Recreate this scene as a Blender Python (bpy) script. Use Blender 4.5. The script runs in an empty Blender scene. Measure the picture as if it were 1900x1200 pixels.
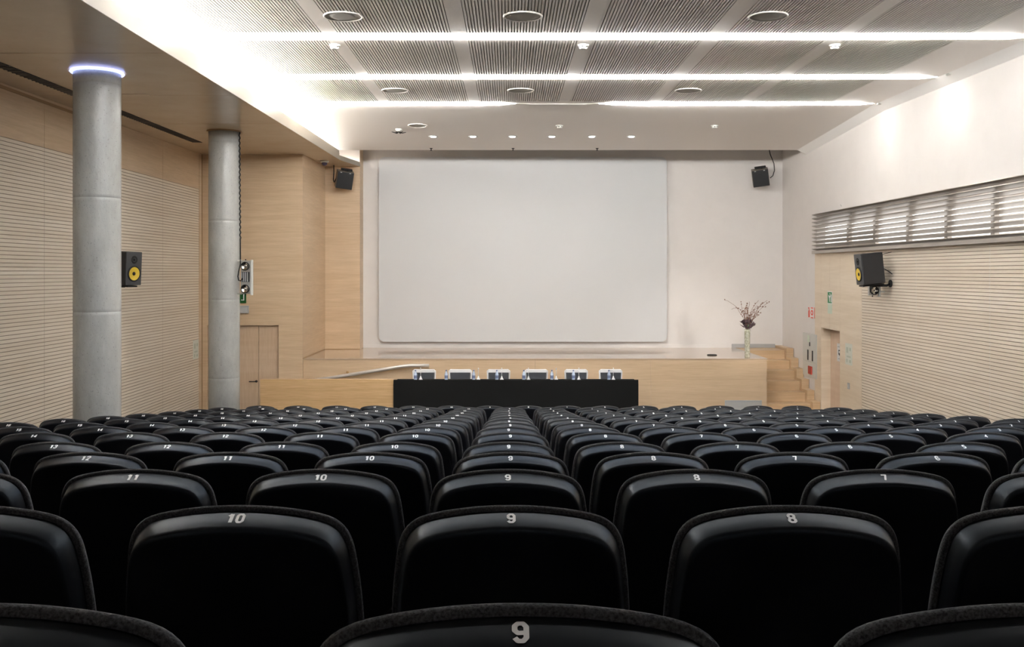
import bpy, bmesh, math, random
from mathutils import Vector, Matrix
random.seed(7)
R = math.radians
PI = math.pi
C = bpy.context.scene.collection
scene = bpy.context.scene

# ------------------------------------------------------------------ camera, light level
F = 2.934              # eye height above the flat floor in front of the stage
FPX = 1760.0           # focal length in pixels of the 1900 px wide frame
VX, VY = 945.0, 505.0  # vanishing point of the room axis
cam_d = bpy.data.cameras.new('camera')
cam_d.sensor_fit = 'HORIZONTAL'; cam_d.sensor_width = 36.0
cam_d.lens = 36.0 * FPX / 1900.0
cam_d.shift_x = (950.0 - VX) / 1900.0
cam_d.shift_y = (VY - 600.0) / 1900.0
cam_d.clip_start = 0.05; cam_d.clip_end = 200
cam = bpy.data.objects.new('camera', cam_d); C.objects.link(cam)
cam.location = (0, 0, F); cam.rotation_euler = (R(90), 0, 0)
scene.camera = cam

w = bpy.data.worlds.new('world'); scene.world = w; w.use_nodes = True
w.node_tree.nodes['Background'].inputs[0].default_value = (0.75, 0.82, 1.0, 1)
w.node_tree.nodes['Background'].inputs[1].default_value = 0.3
scene.view_settings.view_transform = 'Standard'
scene.view_settings.look = 'None'
scene.view_settings.gamma = 1.0
scene.view_settings.use_curve_mapping = False
scene.view_settings.exposure = 1.47

E_STRIP, E_SIDE, E_COVE, E_WASH, E_DOWN = 12.0, 72.0, 84.0, 3.0, 5.0

def at(px, py, D):           # photo pixel -> point on the plane y = D
    return Vector(((px - VX) * D / FPX, D, F - (py - VY) * D / FPX))

# ------------------------------------------------------------------ materials
MATS = {}; MATB = {}
def mat(name, col, rough=0.6, metal=0.0, spec=0.5, emit=None, estr=0.0, coat=0.0, build=None):
    m = bpy.data.materials.new(name); m.use_nodes = True
    nt = m.node_tree; b = nt.nodes['Principled BSDF']; MATB[name] = b
    b.inputs['Base Color'].default_value = (*col, 1)
    b.inputs['Roughness'].default_value = rough
    b.inputs['Metallic'].default_value = metal
    b.inputs['Specular IOR Level'].default_value = spec
    b.inputs['Coat Weight'].default_value = coat
    if emit:
        b.inputs['Emission Color'].default_value = (*emit, 1)
        b.inputs['Emission Strength'].default_value = estr
    if build: build(nt, b)
    MATS[name] = m
    return m

def tex(nt, scale, noise=3.0, detail=4.0, rough=0.55):
    tc = nt.nodes.new('ShaderNodeTexCoord'); mp = nt.nodes.new('ShaderNodeMapping')
    mp.inputs['Scale'].default_value = scale
    nt.links.new(tc.outputs['Object'], mp.inputs['Vector'])
    n = nt.nodes.new('ShaderNodeTexNoise'); n.inputs['Scale'].default_value = noise
    n.inputs['Detail'].default_value = detail; n.inputs['Roughness'].default_value = rough
    nt.links.new(mp.outputs[0], n.inputs['Vector'])
    return n
def ramp(nt, src, stops):
    r = nt.nodes.new('ShaderNodeValToRGB'); e = r.color_ramp.elements
    while len(e) < len(stops): e.new(0.5)
    for k, (p, c) in enumerate(stops):
        e[k].position = p; e[k].color = (*c, 1)
    nt.links.new(src, r.inputs[0]); return r
def mix(nt, a, b, fac, mode='MULTIPLY'):
    m = nt.nodes.new('ShaderNodeMix'); m.data_type = 'RGBA'; m.blend_type = mode
    m.inputs[0].default_value = fac
    nt.links.new(a, m.inputs[6]); nt.links.new(b, m.inputs[7]); return m.outputs[2]
def bump(nt, b, src, strength, dist=0.01):
    bp = nt.nodes.new('ShaderNodeBump'); bp.inputs['Strength'].default_value = strength
    bp.inputs['Distance'].default_value = dist
    nt.links.new(src, bp.inputs['Height']); nt.links.new(bp.outputs[0], b.inputs['Normal'])

def wood_build(dark, light, vertical=False, grain=1.0):
    def f(nt, b):
        sc = (9, 9, .8) if vertical else (.8, .8, 14)
        n1 = tex(nt, sc, 3.0 * grain, 6, .6)
        n2 = tex(nt, (.35, .35, 7.0), 1.2, 1, .4)     # veneer leaves
        r1 = ramp(nt, n1.outputs[0], [(.3, dark), (.7, light)])
        r2 = ramp(nt, n2.outputs[0], [(.35, (.93, .91, .88)), (.65, (1, 1, 1))])
        nt.links.new(mix(nt, r1.outputs[0], r2.outputs[0], 1.0), b.inputs['Base Color'])
    return f
def speck_build(c1, c2, scale, bs=0.0, dist=.002):
    def f(nt, b):
        n = tex(nt, (1, 1, 1), scale, 4, .6)
        r = ramp(nt, n.outputs[0], [(.35, c1), (.65, c2)])
        nt.links.new(r.outputs[0], b.inputs['Base Color'])
        if bs: bump(nt, b, n.outputs[0], bs, dist)
    return f
def concrete_build(nt, b):
    n1 = tex(nt, (1, 1, .45), 2.2, 6, .65); n2 = tex(nt, (1, 1, 1), 60, 3, .5)
    r1 = ramp(nt, n1.outputs[0], [(.3, (.33, .33, .31)), (.7, (.52, .525, .50))])
    r2 = ramp(nt, n2.outputs[0], [(.30, (.35, .35, .35)), (.36, (1, 1, 1))])
    nt.links.new(mix(nt, r1.outputs[0], r2.outputs[0], .5), b.inputs['Base Color'])
    n3 = tex(nt, (1, 1, .5), 14, 3, .5)
    bump(nt, b, n3.outputs[0], .25, .02)

WOODD, WOODL = (.60, .44, .285), (.70, .53, .36)
M_wood = mat('maple veneer', WOODL, .38, build=wood_build(WOODD, WOODL))
M_woodfine = mat('pale slatted veneer', WOODL, .5, build=wood_build((.74, .65, .53), (.81, .72, .60)))
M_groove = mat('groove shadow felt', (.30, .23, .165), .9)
M_barrier = mat('warm maple front', WOODL, .35, build=wood_build((.60, .38, .18), (.74, .50, .27)))
M_step = mat('oak steps', WOODL, .4, build=wood_build((.56, .39, .235), (.66, .48, .30)))
M_stagefloor = mat('polished maple boards', WOODL, .16, build=wood_build((.52, .40, .30), (.60, .47, .36)), coat=.4)
M_soffit = mat('soffit veneer', WOODL, .2, build=wood_build((.72, .57, .41), (.78, .63, .465)))
M_fascia = mat('pale fascia board', (.30, .27, .22), .45)
M_trim = mat('brown cornice', (.36, .22, .10), .5)
M_white = mat('white plaster', (.74, .71, .685), .85, build=speck_build((.73, .70, .675), (.75, .72, .695), 3))
M_ceil = mat('ceiling board', (.87, .825, .775), .42)
M_ceilback = mat('acoustic fleece', (.62, .585, .54), .9)
M_screen = mat('projection screen', (.63, .64, .65), .75)
M_dark2 = mat('dusty dark divider', (.15, .12, .10), .7)
M_dark = mat('soft black metal', (.012, .012, .013), .45)
M_conc = mat('varnished concrete', (.45, .45, .43), .27, spec=.5, build=concrete_build)
M_floor = mat('dark brown carpet', (.012, .009, .007), .95, spec=.1, build=speck_build((.009, .007, .005), (.017, .012, .009), 120))
M_shell = mat('black moulded plastic', (.005, .005, .0065), .36, spec=.34)
MATB['black moulded plastic'].inputs['Specular Tint'].default_value = (.68, .83, 1.0, 1)  # blue sheen of cool ceiling light tinted into the plastic
M_felt = mat('charcoal wool', (.035, .035, .037), .95, spec=.15, build=speck_build((.03, .03, .032), (.10, .10, .105), 260, .5, .003))
M_num = mat('white number print', (.90, .90, .90), .6)
M_steel = mat('black steel', (.02, .02, .022), .4, metal=.6)
M_alu = mat('brushed aluminium', (.62, .60, .57), .3, metal=.9)
M_louver = mat('grey brown louver metal', (.46, .42, .38), .32, metal=.55)
M_chrome = mat('polished steel', (.75, .74, .72), .15, metal=1.0)
M_rail = mat('satin rail', (.74, .70, .66), .28, metal=.5)
M_cloth = mat('black table front', (.006, .006, .006), .8, spec=.2)
M_chairw = mat('white chair frame', (.85, .85, .86), .35)
M_chairb = mat('dark grey mesh', (.05, .055, .065), .8)
M_bottle = mat('clear bottle', (.55, .65, .80), .08, spec=.6)
M_cap = mat('blue cap', (.16, .20, .34), .4)
M_paperw = mat('white paper', (.80, .80, .79), .8)
M_offw = mat('off white plastic', (.60, .60, .56), .45)
M_greyp = mat('grey plastic', (.42, .42, .42), .5)
M_vent = mat('grey grille', (.50, .51, .51), .45, metal=.2)
M_green = mat('exit green', (.01, .22, .06), .5)
M_greendk = mat('dark exit green', (.004, .09, .015), .4)
M_palegreen = mat('pale green card', (.62, .70, .58), .7)
M_red = mat('fire red', (.75, .06, .03), .5)
M_redb = mat('brick red box', (.45, .045, .03), .45)
M_spk = mat('black speaker cabinet', (.013, .013, .015), .42)
M_spkf = mat('charcoal speaker baffle', (.05, .052, .056), .4)
M_cone = mat('yellow woven cone', (.74, .52, .05), .45)
M_rubber = mat('black rubber', (.006, .006, .006), .6)
M_vase = mat('silver green glass', (.50, .50, .40), .15, metal=.35, build=speck_build((.36, .36, .26), (.72, .71, .60), 22))
M_petal = mat('dried plum petals', (.085, .05, .055), .8, build=speck_build((.04, .025, .03), (.16, .10, .11), 40))
M_twig = mat('brown twig', (.22, .12, .08), .8)
M_leaf = mat('dull green leaf', (.22, .30, .17), .7)
M_glass = mat('glass', (.9, .95, .95), .05, spec=.5)
def emis(name, col, s):
    return mat(name, (.9, .9, .9), .5, emit=col, estr=s)
M_strip = emis('lit diffuser', (1.0, .985, .955), E_STRIP)
M_stripc = emis('lit cool diffuser', (.60, .76, 1.0), E_STRIP)
M_side = emis('added side emitter', (1.0, .985, .955), E_SIDE)
M_cove = emis('cove tube', (1.0, .97, .92), E_COVE)
M_lens = emis('lit lamp lens', (1.0, .93, .82), 6.0)
M_ring = emis('cool ring lamp', (.42, .50, 1.0), .75)
M_pane = emis('daylit frosted pane', (1.0, .98, .95), .5)
M_unlit = mat('unlit diffuser', (.72, .70, .66), .5)

# ------------------------------------------------------------------ mesh helpers
class MB:
    def __init__(s): s.v = []; s.f = []; s.sm = []; s.mi = []
    def add(s, vs, fs, smooth=False, mi=0):
        o = len(s.v); s.v += [tuple(p) for p in vs]
        for f in fs: s.f.append(tuple(i + o for i in f)); s.sm.append(smooth); s.mi.append(mi)
        return s
    def box(s, x0, x1, y0, y1, z0, z1, mi=0, M=None):
        vs = [Vector(p) for p in ((x0,y0,z0),(x1,y0,z0),(x1,y1,z0),(x0,y1,z0),(x0,y0,z1),(x1,y0,z1),(x1,y1,z1),(x0,y1,z1))]
        if M: vs = [M @ p for p in vs]
        return s.add(vs, [(0,3,2,1),(4,5,6,7),(0,1,5,4),(1,2,6,5),(2,3,7,6),(3,0,4,7)], mi=mi)
    def bbox(s, x0, x1, y0, y1, z0, z1, b=.005, seg=2, M=None):
        bm = bmesh.new(); bmesh.ops.create_cube(bm, size=1)
        for v in bm.verts:
            v.co = Vector((x0 + (v.co.x + .5) * (x1 - x0), y0 + (v.co.y + .5) * (y1 - y0), z0 + (v.co.z + .5) * (z1 - z0)))
        bmesh.ops.bevel(bm, geom=bm.edges[:], offset=b, segments=seg, affect='EDGES', profile=.5)
        bm.verts.index_update()
        vs = [v.co.copy() for v in bm.verts]; fs = [[v.index for v in f.verts] for f in bm.faces]; bm.free()
        if M: vs = [M @ p for p in vs]
        return s.add(vs, fs)
    def prism(s, pts, y0, y1, M=None):        # polygon in x,z extruded along y
        n = len(pts)
        vs = [Vector((p[0], y0, p[1])) for p in pts] + [Vector((p[0], y1, p[1])) for p in pts]
        if M: vs = [M @ p for p in vs]
        fs = [tuple(range(n)), tuple(range(2*n-1, n-1, -1))]
        fs += [(i, i+n, (i+1) % n + n, (i+1) % n) for i in range(n)]
        return s.add(vs, fs)
    def lathe(s, prof, n=24, M=None, smooth=True, cap=True):   # profile (r, z) about z
        vs = []; fs = []
        for r, z in prof:
            for k in range(n):
                a = 2*PI*k/n; vs.append(Vector((r*math.cos(a), r*math.sin(a), z)))
        m = len(prof)
        for j in range(m-1):
            for k in range(n):
                fs.append((j*n+k, j*n+(k+1) % n, (j+1)*n+(k+1) % n, (j+1)*n+k))
        if M: vs = [M @ p for p in vs]
        s.add(vs, fs, smooth)
        if cap:
            o = len(s.v) - m*n
            s.f.append(tuple(o + k for k in range(n-1, -1, -1))); s.sm.append(False); s.mi.append(0)
            s.f.append(tuple(o + (m-1)*n + k for k in range(n))); s.sm.append(False); s.mi.append(0)
        return s
    def tube(s, pts, r, n=8, smooth=True):
        pts = [Vector(p) for p in pts]; m = len(pts)
        rr = r if isinstance(r, (list, tuple)) else [r]*m
        vs = []; up = None
        for i, p in enumerate(pts):
            t = (pts[min(i+1, m-1)] - pts[max(i-1, 0)]).normalized()
            if up is None:
                up = Vector((0, 0, 1)) if abs(t.z) < .9 else Vector((1, 0, 0))
            a = t.cross(up).normalized(); up = a.cross(t).normalized()
            for k in range(n):
                an = 2*PI*k/n; vs.append(p + rr[i]*(math.cos(an)*a + math.sin(an)*up))
        fs = [(i*n+k, i*n+(k+1) % n, (i+1)*n+(k+1) % n, (i+1)*n+k) for i in range(m-1) for k in range(n)]
        fs += [tuple(range(n-1, -1, -1)), tuple(range((m-1)*n, m*n))]
        return s.add(vs, fs, smooth)
    def mesh(s, name, mats):
        me = bpy.data.meshes.new(name); me.from_pydata(s.v, [], s.f)
        for m in (mats if isinstance(mats, (list, tuple)) else [mats]): me.materials.append(m)
        me.polygons.foreach_set('use_smooth', s.sm); me.polygons.foreach_set('material_index', s.mi)
        me.update(); return me
    def build(s, name, mats, parent=None, loc=None):
        me = s.mesh(name, mats)
        bm = bmesh.new(); bm.from_mesh(me); bmesh.ops.recalc_face_normals(bm, faces=bm.faces[:]); bm.to_mesh(me); bm.free()
        o = bpy.data.objects.new(name, me); C.objects.link(o)
        if parent: o.parent = parent
        if loc: o.location = loc
        return o
def tag(o, label=None, cat=None, group=None, kind=None):
    if label: o['label'] = label
    if cat: o['category'] = cat
    if group: o['group'] = group
    if kind: o['kind'] = kind
    return o
def thing(name, loc, label, cat, group=None, rz=0):
    o = bpy.data.objects.new(name, None); C.objects.link(o); o.location = loc; o.rotation_euler = (0, 0, rz)
    o.empty_display_size = .1
    return tag(o, label, cat, group)
def link_mesh(name, me, parent=None, loc=None):
    o = bpy.data.objects.new(name, me); C.objects.link(o)
    if parent: o.parent = parent
    if loc: o.location = loc
    return o
def copy_tree(o, parent=None):
    c = o.copy(); C.objects.link(c); c.parent = parent
    for ch in list(o.children): copy_tree(ch, c)
    return c
def struct(o): o['kind'] = 'structure'; return o
def RX(a): return Matrix.Rotation(a, 4, 'X')
def RY(a): return Matrix.Rotation(a, 4, 'Y')
def RZ(a): return Matrix.Rotation(a, 4, 'Z')
def T(x, y, z): return Matrix.Translation((x, y, z))

# ------------------------------------------------------------------ room measures (metres, y = distance from the camera)
XL, XR = -5.98, 6.09
YB, YF = -2.6, 21.15           # back wall, front wall
YD = 18.45                     # wood wall with the double door
XS = -4.02                     # wood side wall of the stage
YS = 18.5                      # stage front
ZS = F - 1.68                  # stage floor
def zc(y):                     # main ceiling underside
    z = 2.66 + .012*(y - 11) if y <= 15.4 else 2.7128 - (y - 15.4)*(2.7128 - 2.505)/(19.45 - 15.4)
    return F + z
def zs(y): return F + 2.22 + .008*(y - 10)     # timber soffit underside
P, RS = .58, .95
HN = [719, 947, 1170, 1405, 1641, 1846, 2068, 2292, 2509, 2729, 2947, 3160, 3369, 3572, 3774]
ROWY = [RS*(n + 1.072) for n in range(15)]
ROWZ = [F - h*.000539 - .882 for h in HN]       # floor level of each row

# floor: raked steps, then flat to the stage
m = MB()
bounds = []
zrow0 = ROWZ[0] + .12
m.box(XL-.2, XR+.2, YB-.2, ROWY[0]-.42, -.3, zrow0)
for i in range(15):
    y0 = ROWY[i] - .42
    y1 = ROWY[i+1] - .42 if i < 14 else ROWY[i] + .53
    m.box(XL-.2, XR+.2, y0, y1, -.3, ROWZ[i])
m.box(XL-.2, XR+.2, ROWY[14]+.53, YF+.3, -.3, 0)
struct(m.build('floor', M_floor))

# ------------------------------------------------------------------ left wall
def slat_panel(name, parent, mapf, u0, u1, v0, v1, pitch, gap, depth, mats):
    """grooved board: slats run along u, repeat along v; mapf(u, v, d) -> point, d = depth behind face"""
    mb = MB(); n = max(1, int(round((v1 - v0)/pitch))); p = (v1 - v0)/n
    prof = []
    for k in range(n):
        a = v0 + k*p
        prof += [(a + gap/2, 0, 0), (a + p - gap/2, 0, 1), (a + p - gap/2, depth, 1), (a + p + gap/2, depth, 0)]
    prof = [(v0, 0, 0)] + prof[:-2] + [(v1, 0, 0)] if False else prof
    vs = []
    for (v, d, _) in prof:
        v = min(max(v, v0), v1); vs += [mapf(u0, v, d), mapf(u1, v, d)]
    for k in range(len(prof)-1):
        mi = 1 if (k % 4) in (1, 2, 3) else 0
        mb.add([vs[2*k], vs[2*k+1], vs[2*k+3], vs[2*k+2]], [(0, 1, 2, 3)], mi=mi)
    o = mb.build(name, mats, parent); o['kind'] = 'stuff'
    return o
ZTOP = F + 3.25
m = MB(); m.box(XL-.25, XL-.012, YB, YD+.3, -.3, ZTOP)
wl = struct(m.build('wall_left', M_groove))
ZG = F + 1.60
seams = [12.2 - 2.085*k for k in range(7, 0, -1)] + [12.2, 14.285, 16.37, 18.28]
for a, b in zip(seams[:-1], seams[1:]):
    slat_panel('slatted_panel', wl, lambda u, v, d: (XL - .001 - d, u, v), a+.003, b-.003, .02, ZG, .048, .0075, .010, [M_woodfine, M_groove])
    m = MB(); m.box(XL-.012, XL, a+.003, b-.003, ZG+.004, zs(10)+.1); m.build('veneer_panel', M_wood, wl)
m = MB(); m.box(XL-.012, XL+.004, 18.285, YD-.03, .02, zs(YD)+.02); m.build('corner_board', M_wood, wl)
m = MB()
m.prism([(XL, F+2.165), (XL+.02, F+2.165), (XL+.02, F+2.20), (XL, F+2.20)], YB, 13.5)
tag(struct(m.build('trim_1', M_trim)), 'thin brown cornice strip along the top of the slatted wall', 'trim')

# ------------------------------------------------------------------ wood wall left of the stage, with the double door
DX0, DX1, DZ = at(384, 0, YD).x, at(517, 0, YD).x, F - 98.5*YD/FPX
m = MB()
m.box(XL-.25, DX0, YD, YD+.3, -.3, ZTOP); m.box(DX1, XS, YD, YD+.3, -.3, ZTOP)
m.box(DX0, DX1, YD, YD+.3, DZ, ZTOP); m.box(DX0, DX1, YD+.12, YD+.3, -.3, DZ)
wsl = struct(m.build('wall_stage_left', M_wood))
m = MB(); m.box(XS-.3, XS, YD+.3, 20.7, -.3, ZTOP); struct(m.build('wall_stage_side', M_wood))
m = MB(); m.box(XS-.3, -3.26, 20.7, YF+.3, -.3, ZTOP); struct(m.build('wall_stage_corner', M_wood))
M_doorw = mat('pinkish maple door', WOODL, .4, build=wood_build((.58, .42, .29), (.66, .50, .36), True))
door = thing('door_1', (DX0, YD+.07, 0), None, None); door['kind'] = 'structure'
xm = at(478, 0, YD).x
def leaf(name, x0, x1):
    mb = MB(); mb.bbox(x0 - DX0 + .004, x1 - DX0 - .004, 0, .045, .006, DZ - .006, .003, 1)
    return mb.build(name, M_doorw, door)
lf = leaf('door_leaf', DX0, xm); leaf('door_leaf', xm, DX1)
m = MB(); hx = at(474, 0, YD).x - DX0; hz = F - 203*YD/FPX
m.lathe([(.024, 0), (.024, .008)], 16, T(hx, 0, hz) @ RX(PI/2)); m.tube([(hx, 0, hz), (hx, -.05, hz), (hx-.03, -.055, hz), (hx-.13, -.055, hz)], .009)
m.build('lever_handle', M_steel, lf)
# brown strip painting the shadow gap where slatted wall and door wall meet
m = MB(); m.box(XL, XL+.012, YD-.03, YD-.001, .0, zs(YD)); struct(m.build('shadow_gap_strip', M_trim))

# front wall and screen
m = MB(); m.box(-4.0, -3.262, 20.685, 20.6995, zs(20.7)+.05, ZTOP-.03); struct(m.build('trim_4', M_white))
m = MB(); m.box(-3.26, XR+.3, YF, YF+.3, -.3, ZTOP); struct(m.build('wall_front', M_white))
m = MB(); m.box(-3.25, 4.95, YF-.018, YF, ZS, ZS+.07); struct(m.build('baseboard_front', M_white))
sx0, sx1 = at(703, 0, 21.04).x, at(1237.5, 0, 21.04).x
sz1, sz0 = F + (VY-291)*21.04/FPX, F - (634-VY)*21.04/FPX
def rrect(x0, x1, z0, z1, r, n=6):
    pts = []
    for cx, cz, a0 in ((x1-r, z1-r, 0), (x0+r, z1-r, 90), (x0+r, z0+r, 180), (x1-r, z0+r, 270)):
        for k in range(n+1):
            a = R(a0 + 90*k/n); pts.append((cx + r*math.cos(a), cz + r*math.sin(a)))
    return pts
scr = thing('projection_screen', ((sx0+sx1)/2, YF, sz0), 'large white projection screen with rounded corners on the front wall', 'screen')
cx = (sx0+sx1)/2; hw = (sx1-sx0)/2; hh = sz1 - sz0
m = MB(); m.prism(rrect(-hw, hw, 0, hh, .13), -.11, -.085); m.build('screen_surface', M_screen, scr)
m = MB(); m.prism(rrect(-hw+.05, hw-.05, .05, hh-.05, .1), -.085, 0); m.build('backing_frame', M_greyp, scr)

# ------------------------------------------------------------------ right wall
DY0, DY1 = 17.43, 18.5; DZR = F - 1.07
WY0, WY1, WZ0, WZ1 = 5.6, 18.80, F+.40, F+1.15
m = MB()
m.box(XR, XR+.35, YB, DY0, -.3, WZ0); m.box(XR, XR+.35, DY1, YF, -.3, WZ0); m.box(XR, XR+.35, DY0, DY1, DZR, WZ0)
m.box(XR, XR+.35, YB, WY0, WZ0, WZ1); m.box(XR, XR+.35, WY1, YF, WZ0, WZ1)
m.box(XR, XR+.35, YB, YF, WZ1, ZTOP)
m.box(XR+.25, XR+.35, DY0, DY1, -.3, DZR)
wr = struct(m.build('wall_right', M_white))
YW = at(0, 0, 1).y and XR*FPX/(1513-VX)      # where the wood lining starts
YG = XR*FPX/(1600-VX)
def wpanel(y0, y1, z0, z1):
    mb = MB(); mb.box(XR-.012, XR-.0005, y0+.0025, y1-.0025, z0+.002, z1-.002); return mb.build('veneer_panel', M_woodp, wr)
M_woodp = mat('pale maple lining', WOODL, .4, build=wood_build((.71, .60, .46), (.78, .67, .53)))
wpanel(YG, DY0, .0, WZ0-.02); wpanel(DY1, YW, .0, WZ0-.02); wpanel(DY0, (DY0+DY1)/2+.03, DZR, WZ0-.02); wpanel((DY0+DY1)/2+.03, DY1, DZR, WZ0-.02)
rs = [YG - 2.18*k for k in range(0, 9)]
for b, a in zip(rs[:-1], rs[1:]):
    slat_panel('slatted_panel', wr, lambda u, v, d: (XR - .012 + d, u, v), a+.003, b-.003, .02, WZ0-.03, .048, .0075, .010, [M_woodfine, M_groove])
# door in a deep reveal
door2 = thing('door_2', (XR, DY0, 0), None, None); door2['kind'] = 'structure'
m = MB(); m.box(-.012, .21, DY1-DY0-.012, DY1-DY0-.001, 0, DZR-.001); m.box(-.012, .21, .001, .012, 0, DZR-.001); m.box(-.012, .21, .001, DY1-DY0-.001, DZR-.014, DZR-.001)
m.build('door_frame', M_woodp, door2)
m = MB(); m.bbox(.17, .21, .014, DY1-DY0-.014, .006, DZR-.018, .003, 1)
lf2 = m.build('door_leaf', mat('pale pink maple door', WOODL, .4, build=wood_build((.66, .48, .35), (.73, .56, .43), True)), door2)
m = MB(); hz2 = F - (720-VY)*17.5/FPX
m.lathe([(.024, 0), (.024, .01)], 14, T(.17, .16, hz2) @ RY(-PI/2)); m.tube([(.17, .16, hz2), (.11, .16, hz2), (.105, .19, hz2), (.105, .28, hz2)], .009)
m.build('lever_handle', M_steel, lf2)

# louvred window
win = thing('window_1', (XR, WY0, WZ0), None, None); win['kind'] = 'structure'
mull = [17.35, 16.10, 14.75, 13.45, 12.15, 10.85, 9.55, 8.25, 6.95]
edges = sorted([WY0, WY1] + mull)
for a, b in zip(edges[:-1], edges[1:]):
    m = MB(); m.box(.16, .17, a - WY0 + .04, b - WY0 - .04, .16 if b > 17 and a > 15.9 else .05, WZ1-WZ0-.22)
    m.build('pane', M_pane, win)
for y in mull:
    m = MB(); m.box(.10, .2, y - WY0 - .05, y - WY0 + .05, 0, WZ1-WZ0); m.build('mullion', M_louver, win)
m = MB(); m.box(.17, .2, 0, WY1-WY0, 0, WZ1-WZ0); m.build('back_panel', M_louver, win)
m = MB(); m.box(.10, .2, 0, WY1-WY0, WZ1-WZ0-.22, WZ1-WZ0); m.build('head_rail', M_louver, win)
m = MB(); m.bbox(-.10, -.012, 0, WY1-WY0, -.035, .02, .004, 1); m.build('bottom_rail', M_louver, win)
NS = 10; pit = (WZ1 - WZ0)/NS
mb = MB(); mb.prism([(-.10, 0), (-.094, .012), (.02, -.028), (.02, -.036)], 0, WY1-WY0)
slat_me = mb.mesh('slat', M_louver)
for k in range(NS):
    link_mesh('slat', slat_me, win, (0, 0, .045 + pit*k + .012))

# ------------------------------------------------------------------ back wall, roof, main ceiling
m = MB(); m.box(XL-.3, XR+.3, YB-.3, YB, -.3, ZTOP); struct(m.build('wall_back', M_white))
m = MB(); m.box(XL-.3, XR+.35, YB-.3, YF+.3, ZTOP-.02, ZTOP+.2); struct(m.build('roof_slab', M_white))
CX0, CX1 = -4.75, 5.90
m = MB(); ys = [YB, 5, 11, 15.4, 19.45]
pts = [(CX0, y, zc(y)+.022) for y in ys] + [(CX1, y, zc(y)+.022) for y in ys]
n = len(ys)
top = [(x, y, z+.10) for x, y, z in pts]
fs = [(i, i+1, i+1+n, i+n) for i in range(n-1)]
m.add(pts + top, fs + [tuple(2*n + j for j in f) for f in fs] + [(n-1, 2*n-1, 4*n-1, 3*n-1), (0, n, 3*n, 2*n)]
      + [(i, i+1, i+1+2*n, i+2*n) for i in range(n-1)] + [(i+n, i+1+n, i+1+3*n, i+3*n) for i in range(n-1)])
ceil = struct(m.build('ceiling', M_ceil))
SY = [-.55, 1.70, 3.95, 6.20, 8.45, 10.70, 13.05, 15.24]
xg = []; k = -3
cols = [(-.56 + 1.43*k + .09, -.56 + 1.43*(k+1) - .09) for k in range(-2, 4)]
cols[-1] = (cols[-1][0], 5.12)
def cplate(x0, x1, y0, y1, name='plain_board'):
    mb = MB(); q = [(x0, y0), (x1, y0), (x1, y1), (x0, y1)]
    mb.add([(x, y, zc(y)) for x, y in q] + [(x, y, zc(y)+.0215) for x, y in q], [(0,1,2,3),(7,6,5,4),(0,4,5,1),(1,5,6,2),(2,6,7,3),(3,7,4,0)])
    return mb.build(name, M_ceil, ceil)
for r in range(len(SY)-1):
    a, b = SY[r] + .05, SY[r+1] - .05
    pa, pb = a + .15, b - .15
    cplate(CX0, CX1, a, pa-.002); cplate(CX0, CX1, pb+.002, b)
    xs = CX0
    for (x0, x1) in cols:
        cplate(xs, x0-.002, pa, pb); xs = x1+.002
        slat_panel('acoustic_panel', ceil, lambda u, v, d: (v, u, zc(u)+d), pa, pb, x0, x1, .033, .0125, .016, [M_ceil, M_ceilback])
    cplate(xs, CX1, pa, pb)
cplate(CX0, CX1, 15.29, 15.4); cplate(CX0, CX1, 15.402, 19.45, 'sloped_board')
# slot at the right wall, its glow put in by a whiter, tilted board
m = MB()
for a, b in zip(ys[:-1], ys[1:]):
    m.add([(CX1-.002, a, zc(a)+.002), (XR, a, zc(a)-.09), (XR, b, zc(b)-.09), (CX1-.002, b, zc(b)+.002)], [(0, 1, 2, 3)])
struct(m.build('slot_glow_board', mat('brightened slot board', (.92, .91, .89), .5)))

# linear lights
def strip(y, x0, x1, label, lit=True, cool=False):
    t = thing('strip_light', ((x0+x1)/2, y, zc(y)), label, 'strip light', 'linear ceiling lights')
    hl = (x1-x0)/2
    m = MB(); m.prism([(-hl, 0), (-hl+.25, -.024), (hl-.25, -.024), (hl, 0)], -.026, .026); m.build('diffuser', (M_stripc if cool else M_strip) if lit else M_unlit, t)
    for sy in (-1, 1):  # side emitters added to brighten the ceiling, stronger on the far side
        m = MB(); m.box(-hl+.26, hl-(1.2 if x1 > 5 else .26), sy*.027-.0008, sy*.027+.0008, -.023, -.006); m.build('added_side_strip', (M_side if sy > 0 else M_strip) if lit else M_unlit, t)
    pass
    return t
names = {5: 'long glowing strip light between the round speakers and the smoke detectors', 6: 'long glowing strip light crossing the middle of the slatted ceiling'}
back_names = ['over the back wall aisle', 'over the rearmost seats', 'over the rear seats', 'over the middle of the rear ceiling', 'behind the first round ceiling speakers']
for i, y in enumerate(SY[:-1]):
    strip(y, -4.3, 5.88, names.get(i, ('long glowing' if i > 1 else 'long unlit') + ' ceiling strip light ' + back_names[min(i, 4)]), i > 1, i in (3, 4))
strip(SY[7], -4.3, .10, 'glowing strip light at the slatted ceiling edge, on the timber soffit side')
strip(SY[7], .11, 1.44, 'short unlit piece of strip light between two glowing pieces', False)
strip(SY[7], 1.45, 5.845, 'glowing strip light at the slatted ceiling edge, on the louvred window side')

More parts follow.
